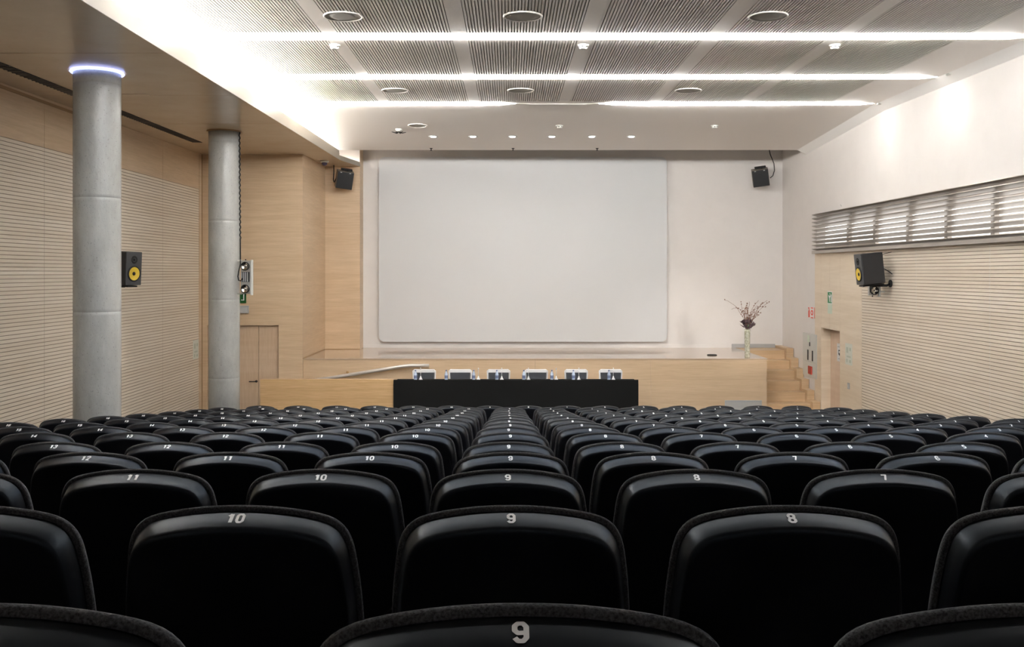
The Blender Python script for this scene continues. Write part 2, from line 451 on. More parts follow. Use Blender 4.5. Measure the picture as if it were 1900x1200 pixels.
# ------------------------------------------------------------------ timber soffit, fascia, cove
XE = -3.47
m = MB(); ysf = [YB, 6, 12, 18, 19.4, 20.7]
xe = [XE]*5 + [-3.26]
bot = [(XL-.02, y, zs(y)) for y in ysf] + [(x, y, zs(y)) for x, y in zip(xe, ysf)]
topv = [(x, y, z+.035) for x, y, z in bot]; n = len(ysf)
fs = [(i, i+1, i+1+n, i+n) for i in range(n-1)]
m.add(bot + topv, fs + [tuple(j+2*n for j in f) for f in fs] + [(i+n, i+1+n, i+1+3*n, i+3*n) for i in range(n-1)] + [(0, n, 3*n, 2*n), (n-1, 2*n-1, 4*n-1, 3*n-1)])
sof = struct(m.build('ceiling_soffit', M_soffit))
for k in range(4):
    mb = MB(); h = .048
    for a, b, xa, xb in zip(ysf[:-1], ysf[1:], xe[:-1], xe[1:]):
        if k > 1 and b > 20: continue
        o = .002 + (.004 if k == 0 else 0) - .004*k
        za = zs(a) + .001 + k*.05; zb = zs(b) + .001 + k*.05
        q = [(xa+o, a, za), (xb+o, b, zb), (xb+o, b, zb+h), (xa+o, a, za+h)]
        q2 = [(x-.022, y, z) for x, y, z in q]
        mb.add(q+q2, [(0,1,2,3),(7,6,5,4),(0,4,5,1),(2,6,7,3),(1,5,6,2),(3,7,4,0)])
    mb.build('fascia_board', M_fascia, sof)
m = MB(); q = [(XE-.03, YB), (XE-.024, YB), (XE-.024, 19.4), (XE-.03, 19.4)]
m.add([(x, y, zs(y)+.04) for x, y in q] + [(x, y, zs(y)+.16) for x, y in q], [(0,1,2,3),(4,5,6,7),(0,1,5,4),(1,2,6,5),(2,3,7,6),(3,0,4,7)]); m.build('fascia_backing', M_groove, sof)
# cove trough and tube
m = MB(); m.box(-4.78, -4.74, YB, YF, zs(20.7)+.02, ZTOP-.02); m.build('cove_back_board', M_groove, sof)
m = MB(); m.box(-4.74, XE-.03, YB, 20.7, zs(20)+.035, zs(20)+.045); m.build('cove_shelf', M_white, sof)
def ztube(y): return min(zs(y) + .168 + .07*min(1, max(0, (y-13)/2.4)), zc(y) - .04)
for k in range(8):
    y0 = -2.4 + 2.75*k; y1 = min(y0 + 2.7, 19.1)
    tag(MB().tube([(-3.86, y0, ztube(y0)), (-3.86, min(max(15.4, y0+.01), y1-.01), ztube(min(max(15.4, y0+.01), y1-.01))), (-3.86, y1, ztube(y1))], .022, 10).build('cove_tube', M_cove),
        'lit fluorescent tube hidden in the cove above the timber soffit', 'tube lamp', 'cove tubes')
tag(MB().tube([(-3.62, 19.55, zs(20)+.09), (-3.45, 20.6, zs(20)+.09)], .010, 10).build('cove_tube', M_strip), 'short lit tube behind the ceiling edge beside the screen', 'tube lamp')
# long black air slot in the soffit
t = thing('air_slot', (-5.45, 0, 0), 'long black air slot with dividers', None); t.parent = sof
vy0, vy1 = 3.0, 16.6
m = MB(); q = [(-.08, vy0), (.08, vy0), (.08, vy1), (-.08, vy1)]
m.add([(x, y, zs(y)-.001) for x, y in q] + [(x, y, zs(y)-.005) for x, y in q], [(0,1,2,3),(4,5,6,7),(0,1,5,4),(1,2,6,5),(2,3,7,6),(3,0,4,7)])
m.build('slot_body', M_rubber, t)
dv = MB(); dv.box(-.08, .08, -.010, .010, -.006, 0); dvm = dv.mesh('divider', M_dark2)
y = 8.0
while y < vy1:
    link_mesh('divider', dvm, t, (0, y, zs(y)-.005)); y += .088
# soffit joints: thin recessed lines
for y in (7.2, 9.6, 12.0, 14.4):
    m = MB(); m.box(XL+.05, XE-.03, y-.002, y+.002, zs(y)-.0012, zs(y)+.0005); m.build('joint', M_trim, sof)
m = MB(); m.bbox(-5.0, -4.55, 11.9, 12.0, zs(12)-.006, zs(12)+.001, .002, 1)
m.build('access_slot', M_soffit, sof)

# ------------------------------------------------------------------ columns
def column(px, D, r, label, lit):
    x = (px - VX)*D/FPX
    t = thing('concrete_column', (x, D, 0), label, 'column', None)
    base = 0
    for k, rz in enumerate(ROWZ):
        if ROWY[k]-.42 <= D - r: base = max(0, rz) if k < 14 else 0
    h = zs(D)
    m = MB(); n = 48; prof = []; z = 0; joints = [1.25*k for k in range(1, 5)]
    prof = [(r, 0)]
    for j in joints:
        if j < h-.1: prof += [(r, j-.04), (r, j-.006), (r-.0025, j-.002), (r-.0025, j+.002), (r, j+.006), (r, j+.04)]
    prof.append((r, h))
    m.lathe(prof, n, smooth=True); m.build('shaft', M_conc, t)
    m = MB()
    if lit:
        m.lathe([(r+.001, h-.03), (r+.028, h-.03), (r+.038, h-.018), (r+.028, h-.004), (r+.001, h-.004)], n, cap=False); m.build('ring_lamp', M_ring, t)
    else:
        m.lathe([(r+.001, h-.022), (r+.03, h-.022), (r+.03, h-.001), (r+.001, h-.001)], n, smooth=False, cap=False); m.build('collar', M_trim, t)
    return x
x1 = column(180.5, 10.5, .2475, 'round concrete column with a glowing bluish ring lamp at the top', True)
x2 = column(416, 15.2, .242, 'round concrete column with a dark collar and a cable down its side', False)

# ------------------------------------------------------------------ stage
SX1 = at(1423, 0, YS).x
stage = thing('stage', (0, YS, 0), 'maple fronted stage platform below the projection screen', 'stage')
npan = 4; xs_ = [XS + (SX1 - XS)*k/npan for k in range(npan+1)]
for a, b in zip(xs_[:-1], xs_[1:]):
    m = MB(); m.box(a+.0015, b-.0015, 0, .02, 0, ZS-.022); m.build('front_panel', M_wood, stage)
m = MB(); m.box(XS+.002, SX1-.03, .022, 20.69-YS, 0, ZS-.022); m.build('core', M_dark, stage)
m = MB(); e = [(SX1-.02, .02), (SX1, .02), (SX1, YF-YS-.01), (SX1-.02, YF-YS-.01)]
m.add([(x, y, 0) for x, y in e] + [(x, y, ZS-.022) for x, y in e], [(0,1,2,3),(4,5,6,7),(0,1,5,4),(1,2,6,5),(2,3,7,6),(3,0,4,7)])
m.build('side_panel', M_step, stage)
# floor boards: long planks running across
nb = 9; yb = [-.012 + (20.699-YS+.012)*k/(nb-2) for k in range(nb-1)] + [20.925-YS, YF-.001-YS]
for k in range(nb):
    a, b = yb[k]+.001, yb[k+1]-.001
    def xr(y): return SX1 + .004
    xl = XS + .001 if b < 20.7 - YS else -3.259
    e = [(xl, a), (xr(a), a), (xr(b), b), (xl, b)]
    m = MB(); m.add([(x, y, ZS-.022) for x, y in e] + [(x, y, ZS) for x, y in e], [(0,1,2,3),(4,5,6,7),(0,1,5,4),(1,2,6,5),(2,3,7,6),(3,0,4,7)])
    m.build('floor_board', M_stagefloor, stage)
# skirting line along the wood walls
m = MB(); m.box(XS+.0005, XS+.012, YD, 20.7, ZS, ZS+.012); m.box(XS+.012, -3.26, 20.69, 20.6995, ZS, ZS+.012); struct(m.build('baseboard_stage', M_trim))

# staircase at the right wall
RZ_ = .181; RD = [20.40, 20.05, 19.70, 19.35, 19.0, 18.65, 18.30]
stair = thing('staircase', (0, 0, 0), 'oak stairs climbing to the stage along the right wall', 'stairs')
stair.location = (5.5, 18.3, 0)
for k in range(7):
    ztop = ZS - RZ_*k if k else ZS
    y0 = RD[k]; y1 = (YF if k == 0 else RD[k-1] + .0)
    xa = SX1 + .006
    m = MB(); m.bbox(xa - 5.5, 5.925 - 5.5, y0-18.3, y1-18.3-.001, 0, ztop - (.001 if k == 0 else 0), .004, 1); m.build('step', M_step, stair)
    m = MB(); m.bbox(5.927 - 5.5, XR-.014-5.5, y0-.12-18.3, y1-.12-18.3-.001 if k else YF-18.3-.001, 0, ztop + .055, .003, 1); m.build('skirting', M_step, stair)
m = MB(); m.box(4.96, 5.92, YF-.021, YF-.001, ZS, ZS+.085); struct(m.build('baseboard_landing', M_greyp))

# air grille in stage front
t = thing('air_grille', (at(1379, 0, YS).x, YS, .27), 'grey slatted air grille in the stage front beside the stairs', 'air vent')
gw, gh = .36, .17
m = MB(); m.box(-gw, gw, -.012, -.001, gh-.025, gh); m.box(-gw, gw, -.012, -.001, -gh, -gh+.025); m.box(-gw, -gw+.03, -.012, -.001, -gh+.025, gh-.025); m.box(gw-.03, gw, -.012, -.001, -gh+.025, gh-.025); m.build('frame', M_vent, t)
m = MB(); m.box(-gw+.03, gw-.03, -.003, -.001, -gh+.025, gh-.025); m.build('back_plate', M_ceilback, t)
mb = MB(); mb.prism([(0, 0), (.0, 0)], 0, 0) if False else None
sl = MB(); sl.box(-gw+.03, gw-.03, -.010, -.003, -.006, .006); slm = sl.mesh('slat', M_vent)
for k in range(13): link_mesh('slat', slm, t, (0, 0, -gh+.04+.0217*k+.005))

# stage floor socket
t = MB().lathe([(.10, 0), (.10, .012), (.085, .02)], 24).build('floor_box', M_rubber, loc=(at(1321, 0, 19.2).x, 19.2, ZS))
tag(t, 'small round black floor box lying on the stage', 'floor box')

# ------------------------------------------------------------------ barrier, dais, table
YT = 17.1; ZT = F - 199*YT/FPX
bx0, bx1 = at(482, 0, YT).x, at(730.5, 0, YT).x
m = MB(); m.bbox(bx0, bx1-.003, YT+.02, YT+.14, 0, ZT, .004, 1)
tag(m.build('wood_barrier', M_barrier), 'low warm maple barrier wall beside the black table', 'barrier')
tx1 = at(1184, 0, YT).x
dais = MB(); dais.bbox(bx1+.08, tx1+.1, YT-.05, YS-.01, 0, .14, .006, 1)
tag(dais.build('dais', M_step), 'low platform under the black speakers table', 'platform')
tb = thing('conference_table', ((bx1+tx1)/2, YT, .14), 'long black fronted conference table before the stage', 'table')
hw2 = (tx1-bx1)/2
m = MB(); m.bbox(-hw2, hw2, -.04, -.01, 0, ZT-.14, .004, 1); m.build('front_panel', M_cloth, tb)
m = MB(); m.bbox(-hw2+.01, hw2-.01, -.01, .5, ZT-.14-.075, ZT-.14-.045, .004, 1); m.build('table_top', M_cloth, tb)
for sx in (-1, 1):
    m = MB(); m.box(sx*(hw2-.01)-.015, sx*(hw2-.01)+.015, -.01, .48, 0, ZT-.14-.075); m.build('side_panel', M_cloth, tb)
ZTT = ZT - .045
# conference chairs
def make_chair():
    t = thing('conference_chair', (0, 0, .14), 'x', 'chair', 'white framed chairs behind the table')
    H = .958
    def wid(z): return .185 + .025*(z-.45)/.5
    m = MB(); m.bbox(-.22, .22, -.46, -.04, .42, .47, .015, 2); m.build('seat', M_chairb, t)
    pts = [(-wid(.5)+.02, .5), (wid(.5)-.02, .5), (wid(H-.05)-.02, H-.06), (-wid(H-.05)+.02, H-.06)]
    m = MB(); m.prism(pts, -.018, .012); m.build('back_pad', M_chairb, t)
    m = MB()
    m.tube([(-wid(.47), 0, .45), (-wid(.9), .012, H-.03), (-wid(H)+.03, .012, H-.012), (0, .02, H-.016), (wid(H)-.03, .012, H-.012), (wid(.9), .012, H-.03), (wid(.47), 0, .45)], .017, 8)
    m.bbox(-wid(H)+.01, wid(H)-.01, -.012, .022, H-.065, H-.002, .008, 2)
    m.build('back_frame', M_chairw, t)
    for sx in (-1, 1):
        m = MB(); m.tube([(sx*.2, -.01, .47), (sx*.25, -.05, .64), (sx*.25, -.38, .64), (sx*.21, -.42, .45)], .014); m.build('armrest', M_chairw, t)
        for y in (-.43, -.02):
            m = MB(); m.tube([(sx*.2, y, .43), (sx*.215, y, .0)], .014); m.build('leg', M_chairw, t)
    return t
ch0 = make_chair()
chx = [787, 854, 925, 995, 1069, 1133]
ordn = ['first', 'second', 'third', 'fourth', 'fifth', 'sixth']
for i, px in enumerate(chx):
    o = ch0 if i == 0 else copy_tree(ch0)
    o.location = (at(px, 0, 17.95).x, 17.95, .14)
    o['label'] = 'white framed chair with dark back, %s along the table from the handrail' % ordn[i]
# bottles and desk microphones
b0 = thing('water_bottle', (0, 0, 0), 'x', 'bottle', 'water bottles on the table')
m = MB(); m.lathe([(.028, 0), (.031, .01), (.031, .11), (.024, .14), (.012, .165), (.012, .175)], 16); m.build('bottle_body', M_bottle, b0)
m = MB(); m.lathe([(.014, .172), (.014, .192), (.010, .194)], 14); m.build('cap', M_cap, b0)
m = MB(); m.lathe([(.0316, .04), (.0316, .095)], 16, cap=False); m.build('paper_band', M_cap, b0)
bxs = [771, 828, 879, 922, 972, 1024, 1064, 1130]
bo = ['nearest the handrail', 'between the first and second chairs', 'just past the second chair', 'before the third chair', 'before the fourth chair', 'between the fourth and fifth chairs', 'before the fifth chair', 'before the last chair']
for i, px in enumerate(bxs):
    o = b0 if i == 0 else copy_tree(b0)
    o.location = (at(px, 0, YT+.25).x, YT+.25, ZTT)
    o['label'] = 'small water bottle with blue cap on the table, ' + bo[i]
g0 = thing('desk_microphone', (0, 0, 0), 'x', 'microphone', 'desk microphones on the table')
m = MB(); m.lathe([(.038, 0), (.036, .012), (.018, .045), (.006, .08)], 16); m.build('base', M_chairw, g0)
m = MB(); m.tube([(0, 0, .07), (0, 0, .16), (0, -.006, .20)], .005, 8); m.build('stem', M_chairw, g0)
m = MB(); m.tube([(0, -.006, .20), (0, -.012, .225)], [.008, .010], 8); m.build('capsule', M_chairw, g0)
mo = ['on the handrail end of the table', 'past the second chair', 'before the third chair', 'before the fourth chair', 'between the fourth and fifth chairs', 'before the fifth chair', 'before the last chair']
for i, px in enumerate([780.5, 887.6, 931, 980.5, 1032, 1074, 1138]):
    o = g0 if i == 0 else copy_tree(g0)
    o.location = (at(px, 0, YT+.3).x, YT+.3, ZTT)
    o['label'] = 'white desk microphone with flared base, ' + mo[i]
# handrail on stage front
YH = 18.40
t = thing('handrail', (at(640, 0, YH).x, YH, .9), 'pale metal handrail sloping up the stage front behind the barrier', 'handrail')
o_ = t.location
hp = [at(560, 708, YH), at(610, 701.5, YH), at(746, 679.5, YH), at(760, 678, YH), at(796, 678, YH)]
m = MB(); m.tube([p - o_ for p in hp], .034, 12); m.build('rail', M_rail, t)
for px, py in ((620, 700), (780, 678)):
    p = at(px, py, YH); m = MB(); m.tube([p - o_, p + Vector((0, .05, -.04)) - o_, p + Vector((0, .098, -.04)) - o_], .010); m.build('bracket', M_rail, t)
p = at(645, 690, YS)
MB().lathe([(.026, 0), (.026, .03), (.018, .04)], 14, RX(PI/2)).build('knob', M_trim, stage, (p.x, -.001, p.z))

# ------------------------------------------------------------------ vase and bouquet
vp = Vector((at(1387, 0, 18.7).x, 18.72, ZS))
tag(MB().lathe([(.046, 0), (.052, .01), (.052, .12), (.054, .3), (.056, .52), (.060, .56), (.052, .56), (.048, .5), (.046, .03)], 24, cap=True).build('tall_vase', M_vase, loc=vp), 'tall slim silvery green vase on the stage edge', 'vase')
bq = thing('dried_bouquet', (vp.x, vp.y, ZS+.03), 'dried dark flowers with curling twigs in the tall vase', 'flowers')
rnd = random.Random(3)
hd = .55
def curve(p0, d, L, n, wig, curl=0):
    pts = [Vector(p0)]; d = Vector(d).normalized(); ax = Vector((rnd.uniform(-1, 1), rnd.uniform(-1, 1), rnd.uniform(-.3, .3))).normalized()
    for k in range(n):
        d = (Matrix.Rotation(curl*(k/n)/n*2, 3, ax) @ d)
        d = (d + Vector((rnd.uniform(-wig, wig), rnd.uniform(-wig, wig), rnd.uniform(-wig, wig)))).normalized()
        pts.append(pts[-1] + d*L/n)
    return pts
for k in range(24):
    a = rnd.uniform(0, 2*PI); sp = rnd.uniform(.02, .34)
    L = rnd.uniform(.35, .85)
    pts = [(rnd.uniform(-.02, .02), rnd.uniform(-.02, .02), .1)] + curve((rnd.uniform(-.02, .02), rnd.uniform(-.02, .02), hd-.02), (sp*math.cos(a), sp*math.sin(a)*.7, 1), L, 12, .22, rnd.uniform(-3.2, 3.2))
    m = MB(); m.tube(pts, [.004]*4 + [.003]*(len(pts)-4), 5)
    e = Vector(pts[-1])
    for q in range(5):
        b = Vector(pts[rnd.randint(5, len(pts)-1)])
        m.lathe([(.002, 0), (.011, .008), (.009, .018), (.002, .024)], 6, T(*b))
    m.build('twig', M_twig, bq)
def petal(m, M, L, W):
    m.add([M @ Vector(p) for p in ((0, 0, 0), (W*.5, .01, L*.45), (0, .02, L), (-W*.5, .01, L*.45), (0, -.012, L*.4))], [(0, 1, 4), (1, 2, 4), (2, 3, 4), (3, 0, 4), (0, 3, 2, 1)])
for k in range(18):
    a = rnd.uniform(0, 2*PI); rr = rnd.uniform(.03, .17); c = Vector((rr*math.cos(a), rr*math.sin(a)*.8, hd + rnd.uniform(-.01, .16)))
    m = MB(); m.tube([(0, 0, .2), (c.x*.3, c.y*.3, hd-.02), c], .004, 5)
    for q in range(16):
        M = T(*c) @ RZ(rnd.uniform(0, 2*PI)) @ RX(rnd.uniform(.2, 1.7))
        petal(m, M, rnd.uniform(.04, .08), rnd.uniform(.03, .05))
    m.build('dried_flower', M_petal, bq)
for k in range(9):
    a = rnd.uniform(0, 2*PI); M = T(0, 0, hd) @ RZ(a) @ RX(rnd.uniform(.6, 1.3))
    m = MB(); petal(m, M @ T(0, 0, .02), rnd.uniform(.12, .2), .03); m.build('leaf', M_leaf if k % 3 == 0 else M_petal, bq)

# ------------------------------------------------------------------ loudspeakers
def monitor(name, loc, rz, tilt, label, wall_dx):
    """studio monitor, front faces local -y"""
    t = thing(name, loc, label, 'loudspeaker', 'yellow coned wall loudspeakers', rz)
    M = RX(tilt)
    w2, h2, d2 = .145, .245, .17
    m = MB(); m.bbox(-w2, w2, -d2, d2, -h2, h2, .012, 3, M); m.build('cabinet', M_spk, t)
    m = MB(); m.bbox(-w2+.001, w2-.001, -d2-.014, -d2+.002, -h2+.001, h2-.001, .008, 2, M); bf = m.build('baffle', M_spkf, t)
    W = M @ T(.0, -d2-.015, -.075) @ RX(PI/2)
    m = MB(); m.lathe([(.118, 0), (.118, .008), (.098, .012), (.096, .004)], 32, W, cap=False); m.build('woofer_ring', M_rubber, bf)
    m = MB(); m.lathe([(.100, .010), (.09, .008), (.045, .001), (.02, .0002)], 32, W, cap=False); m.build('woofer_cone', M_cone, bf)
    m = MB(); m.lathe([(.028, .001), (.024, .008), (.014, .012), (.002, .014)], 20, W); m.build('dust_cap', M_rubber, bf)
    W2 = M @ T(.0, -d2-.015, .13) @ RX(PI/2)
    m = MB(); m.lathe([(.058, 0), (.052, .005), (.03, .001)], 24, W2, cap=False); m.lathe([(.022, .0), (.016, .008), (.002, .010)], 16, W2); m.build('tweeter', M_rubber, bf)
    m = MB(); m.bbox(-.09, .09, -d2, d2, -h2-.03, -h2-.008, .004, 1, M); m.build('shelf_plate', M_steel, t)
    return t
# right wall monitor faces across the room (its back to the wall)
sp = thing  # alias
LR = Vector((5.74, 15.1, F - (498-VY)*15.1/FPX))
mon = monitor('studio_monitor', LR, R(-89), R(6), 'black yellow coned loudspeaker on the right wall below the louvres', 0)
m = MB(); W = Matrix.Rotation(R(89), 4, 'Z')
m.tube([W @ Vector((0, 0, -.27)), W @ Vector((.27, .0, -.27)), W @ Vector((.33, .0, -.24))], .02, 8); m.lathe([(.06, 0), (.06, .02)], 16, W @ T(.315, 0, -.24) @ RY(PI/2)); m.build('wall_bracket', M_steel, mon)
m = MB(); m.tube([W @ Vector(p) for p in ((.17, 0, .0), (.23, -.02, -.01), (.30, -.05, -.06), (.332, -.06, -.09))], .008, 6); m.tube([W @ Vector(p) for p in ((.16, 0, .2), (.24, -.02, .24), (.33, -.03, .26))], .005, 6); m.build('cable', M_rubber, mon)
LL = Vector((at(232, 0, 14.05).x, 14.05, F - (497-VY)*14.05/FPX))
mon2 = monitor('studio_monitor', LL, R(64), R(3), 'black yellow coned loudspeaker on the left wall behind the ring lit column', 0)
W = Matrix.Rotation(R(-64), 4, 'Z'); dxw = XL - LL.x
m = MB(); m.tube([W @ Vector((0, 0, -.27)), W @ Vector((dxw*.8, 0, -.27)), W @ Vector((dxw+.012, 0, -.25))], .02, 8); m.lathe([(.06, 0), (.06, .02)], 16, W @ T(dxw+.002, 0, -.25) @ RY(PI/2)); m.build('wall_bracket', M_steel, mon2)

def stage_speaker(loc, rz, ry, label, back):
    t = thing('stage_loudspeaker', loc, label, 'loudspeaker', 'tilted black stage loudspeakers', rz)
    M = RY(ry) @ RX(R(14))
    m = MB(); m.bbox(-.175, .175, -.13, .16, -.185, .185, .01, 2, M); m.build('cabinet', M_greyd, t)
    m = MB(); m.bbox(-.168, .168, -.145, -.131, -.178, .178, .006, 1, M); g = m.build('grille', M_spk, t)
    for x in (-.10, .09):
        m = MB(); m.box(x-.018, x+.018, -.15, -.1455, .155, .172, M=M); m.build('clip', M_vent, g)
    m = MB(); m.bbox(-.1, .14, -.02, .1, .2, .235, .005, 1, M); m.box(-.06, .0, -.022, -.0195, .207, .228, M=M); m.tube([M @ Vector((.05, .06, .2)), (.05, back*.7, .12), (.05, back, .12)], .02, 8); m.build('bracket', M_steel, t)
    return t
M_greyd = mat('brown grey cabinet', (.16, .14, .12), .5)
Lr = Vector((at(1411, 0, 20.75).x, 20.75, F-(329-VY)*20.75/FPX))
s1 = stage_speaker(Lr, R(-14), R(-7), 'tilted black loudspeaker with trailing cable high on the white front wall', YF-20.75)
Ll = Vector((at(639, 0, 20.3).x, 20.3, F-(333-VY)*20.3/FPX))
s2 = stage_speaker(Ll, R(16), R(7), 'tilted black loudspeaker on the wood wall under the soffit', 20.7-20.3)
def free_tube(name, pts, r, mt, label, cat):
    base = Vector(pts[-1]); o = MB().tube([Vector(p)-base for p in pts], r, 6).build(name, mt, loc=base); return tag(o, label, cat)
free_tube('speaker_cable', [at(1427, 276, 20.9), at(1429, 286, 20.9), at(1436, 303, 20.9), at(1437, 316, 20.9), at(1434, 326, 20.9), at(1429, 330, 20.85)], .010, M_rubber, 'thin dark cable hanging from the ceiling to the front wall loudspeaker', 'cable')
free_tube('speaker_cable', [at(619.5, 303, 20.4), at(619.5, 320, 20.4), at(618.5, 334, 20.4), at(620, 338, 20.4), at(624, 330, 20.3)], .011, M_rubber, 'short dark cable from the soffit to the wood wall loudspeaker', 'cable')

# ------------------------------------------------------------------ emergency lights, signs, notices
def emergency(name, loc, label, rz=0, n=2):
    t = thing(name, loc, label, 'emergency light', None, rz)
    h = .53
    m = MB(); m.bbox(-.085, .065, -.04, .03, 0, h, .006, 1); m.build('housing', M_chromeh, t)
    m = MB(); m.bbox(.068, .095, -.05, .03, -.02, h+.01, .004, 1); m.build('side_plate', M_offw, t)
    m = MB(); m.bbox(-.075, .055, -.055, -.041, .19, .35, .004, 1); m.build('battery_pack', M_steel, t)
    for k in range(4):
        m = MB(); m.box(-.07+.03*k, -.055+.03*k, -.060, -.0555, .195, .345); m.build('fin', M_greyp, t)
    for z in (.08, .44):
        W = T(-.01, -.041, z) @ RX(PI/2)
        m = MB(); m.lathe([(.066, 0), (.07, .03), (.062, .045), (.056, .035)], 24, W, cap=False); rg = m.build('lamp_rim', M_steel, t)
        m = MB(); m.lathe([(.058, .036), (.03, .014), (.012, .008), (.010, .025), (.002, .027)], 20, W, cap=False); m.build('reflector', M_chrome, rg)
    for z in (-.012, h+.012):
        m = MB(); m.tube([(-.02, 0, z-.01), (-.02, 0, z+.01)], .01, 8); m.build('stud', M_rubber, t)
    return t
M_chromeh = mat('grey metal housing', (.50, .49, .46), .3, metal=.6)
c2r = x2 + .242
el = Vector((at(458, 0, 15.1).x, 15.1, F - (545-VY)*15.1/FPX))
e1 = emergency('emergency_light', el, 'twin lamp emergency light bracketed to the side of the dark collared column')
m = MB()
for z in (.0, .53): m.box(c2r - el.x - .004, -.08, .0, .02, z-.012, z+.012)
m.build('column_bracket', M_offw, e1)
er = Vector((at(1621, 0, 15.35).x, 15.35, F - (548-VY)*15.35/FPX))
e2 = emergency('emergency_light', er, 'twin lamp emergency light behind the right wall loudspeaker')
m = MB()
for z in (.06, .46): m.box(.09, XR - .013 - er.x, .0, .02, z-.012, z+.012)
m.build('wall_arm', M_offw, e2)
# cable down the column (after the lamps)
pts = []
xc = c2r + .012
for k in range(90):
    s = k/89; z = zs(15.2) - .01 - s*(zs(15.2) - .01 - (F - (478-VY)*15.2/FPX))
    wv = .008 if s < .85 else 0
    pts.append((xc + wv*math.sin(k*1.7) + .015*s, 15.2 - .03, z))
for px, py in ((446, 490), (443, 503), (441.5, 513), (443, 520), (447, 521), (450, 516)): pts.append(at(px, py, 15.02))
free_tube('column_cable', pts, .011, M_rubber, 'dark twisted cable running down the side of the dark collared column', 'cable')
# exit sign on the door wall
def flat(t, pts, mt, name, d=.0, th=.002, M=None):
    m = MB(); m.prism(pts, -d-th, -d, M); return m.build(name, mt, t)
ex = thing('exit_sign', (at(438, 0, YD).x, YD, F-(562-VY)*YD/FPX), 'dark green exit sign with white arrow above the double door', 'sign')
flat(ex, [(-.2, 0), (.2, 0), (.2, .18), (-.2, .18)], M_greendk, 'sign_plate', 0, .025)
flat(ex, [(.045, .03), (.07, .03), (.07, .13), (.045, .13)], M_paperw, 'figure_print', .025)
flat(ex, [(.105, .05), (.165, .05), (.165, .17), (.148, .17), (.148, .067), (.105, .067)], M_paperw, 'arrow_print', .025)
flat(ex, [(-.14, .02), (-.06, .02), (-.06, .155), (-.14, .155)], M_paperw, 'doorway_print', .025)
gp = thing('grey_wall_unit', (at(445, 0, YD).x, YD, F-(581-VY)*YD/FPX), 'grey rectangular wall unit between exit sign and double door', 'wall unit')
m = MB(); m.bbox(-.17, .18, -.05, 0, 0, .15, .006, 1); m.build('unit_body', M_greyp, gp)
m = MB(); m.bbox(-.15, .16, -.056, -.051, .025, .125, .002, 1); m.build('diffuser', M_vent, gp)

# helper: things fixed to the right wall; local x runs along -Y (left to right as seen), z up, front -> -X world
XRF = XR - .0125
def rwall(name, px, py, label, cat, white=False, group=None):
    xw = XR - .0005 if white else XRF
    D = xw*FPX/(px - VX)
    return thing(name, (xw, D, F - (py - VY)*D/FPX), label, cat, group, R(-90))
t = rwall('exit_sign', 1540, 552, 'green exit pictogram sign above the single door', 'sign')
flat(t, rrect(-.13, .13, -.12, .12, .01), M_paperw, 'sign_plate', 0, .004)
flat(t, rrect(-.115, .115, -.105, .105, .01), M_green, 'green_field', .004)
flat(t, [(-.03, -.01), (-.01, -.08), (.015, -.08), (.01, -.01), (.05, .03), (.035, .05), (0, .03), (-.05, .05), (-.06, .03)], M_paperw, 'figure_print', .006)
flat(t, [(.02+.016*math.cos(a*PI/6), .07+.016*math.sin(a*PI/6)) for a in range(12)], M_paperw, 'figure_head_print', .006)
flat(t, [(.065, -.085), (.1, -.085), (.1, .06), (.065, .06)], M_paperw, 'doorway_print', .006)
t = rwall('pale_card', 1540, 573, 'pale green card below the green exit sign', 'sign')
flat(t, rrect(-.12, .12, -.09, .09, .005), M_palegreen, 'card_sheet', 0, .003)
t = rwall('fire_sign', 1507, 580, 'white sign with red fire equipment pictograms on the white wall', 'sign', True)
flat(t, rrect(-.27, .27, -.12, .12, .01), M_white, 'sign_plate', 0, .004)
flat(t, [(-.23, -.10), (-.14, -.10), (-.14, .03), (-.16, .06), (-.16, .10), (-.24, .10), (-.24, .08), (-.19, .07), (-.21, .03), (-.23, .02)], M_red, 'extinguisher_print', .004)
ringp = [(.0 + .075*math.cos(a*PI/8), .0 + .055*math.sin(a*PI/8)) for a in range(16)]
flat(t, ringp, M_red, 'reel_print', .004); flat(t, [(x*.45, z*.45) for x, z in ringp], M_white, 'reel_hub_print', .006)
flat(t, [(-.07, -.11), (.08, -.11), (.08, -.09), (-.07, -.09)], M_red, 'base_print', .004); flat(t, [(-.07, .085), (.08, .085), (.08, .105), (-.07, .105)], M_red, 'top_print', .004)
flat(t, [(.15, -.11), (.18, -.11), (.18, .08), (.23, .08), (.23, .11), (.15, .11)], M_red, 'hose_print', .004)
t = rwall('fire_cabinet', 1504, 659, 'flush pale fire equipment cabinet with dark slots beside the single door', 'cabinet', True)
m = MB(); m.bbox(-.44, .44, -.02, 0, -.44, .44, .004, 1); m.build('cabinet_body', M_offw, t)
m = MB(); m.bbox(-.42, .42, -.028, -.021, -.12, .42, .003, 1); dr = m.build('cabinet_door', M_offw2 if 'M_offw2' in globals() else M_offw, t)
m = MB(); m.bbox(-.42, .42, -.028, -.021, -.42, -.13, .003, 1); m.build('lower_flap', M_offw, t)
for x in (-.08, .21):
    m = MB(); m.bbox(x-.035, x+.035, -.033, -.0285, -.10, .11, .002, 1); m.build('slot', M_rubber, dr)
m = MB(); m.bbox(.03, .06, -.04, -.0285, .19, .27, .003, 1); m.build('latch', M_steel, dr)
m = MB(); m.box(-.10, .02, -.0305, -.0285, .26, .40); m.build('green_sticker', M_palegreen, dr)
m = MB(); m.bbox(-.02, .20, -.05, -.029, -.37, -.21, .004, 1); m.build('alarm_box', M_redb, t)
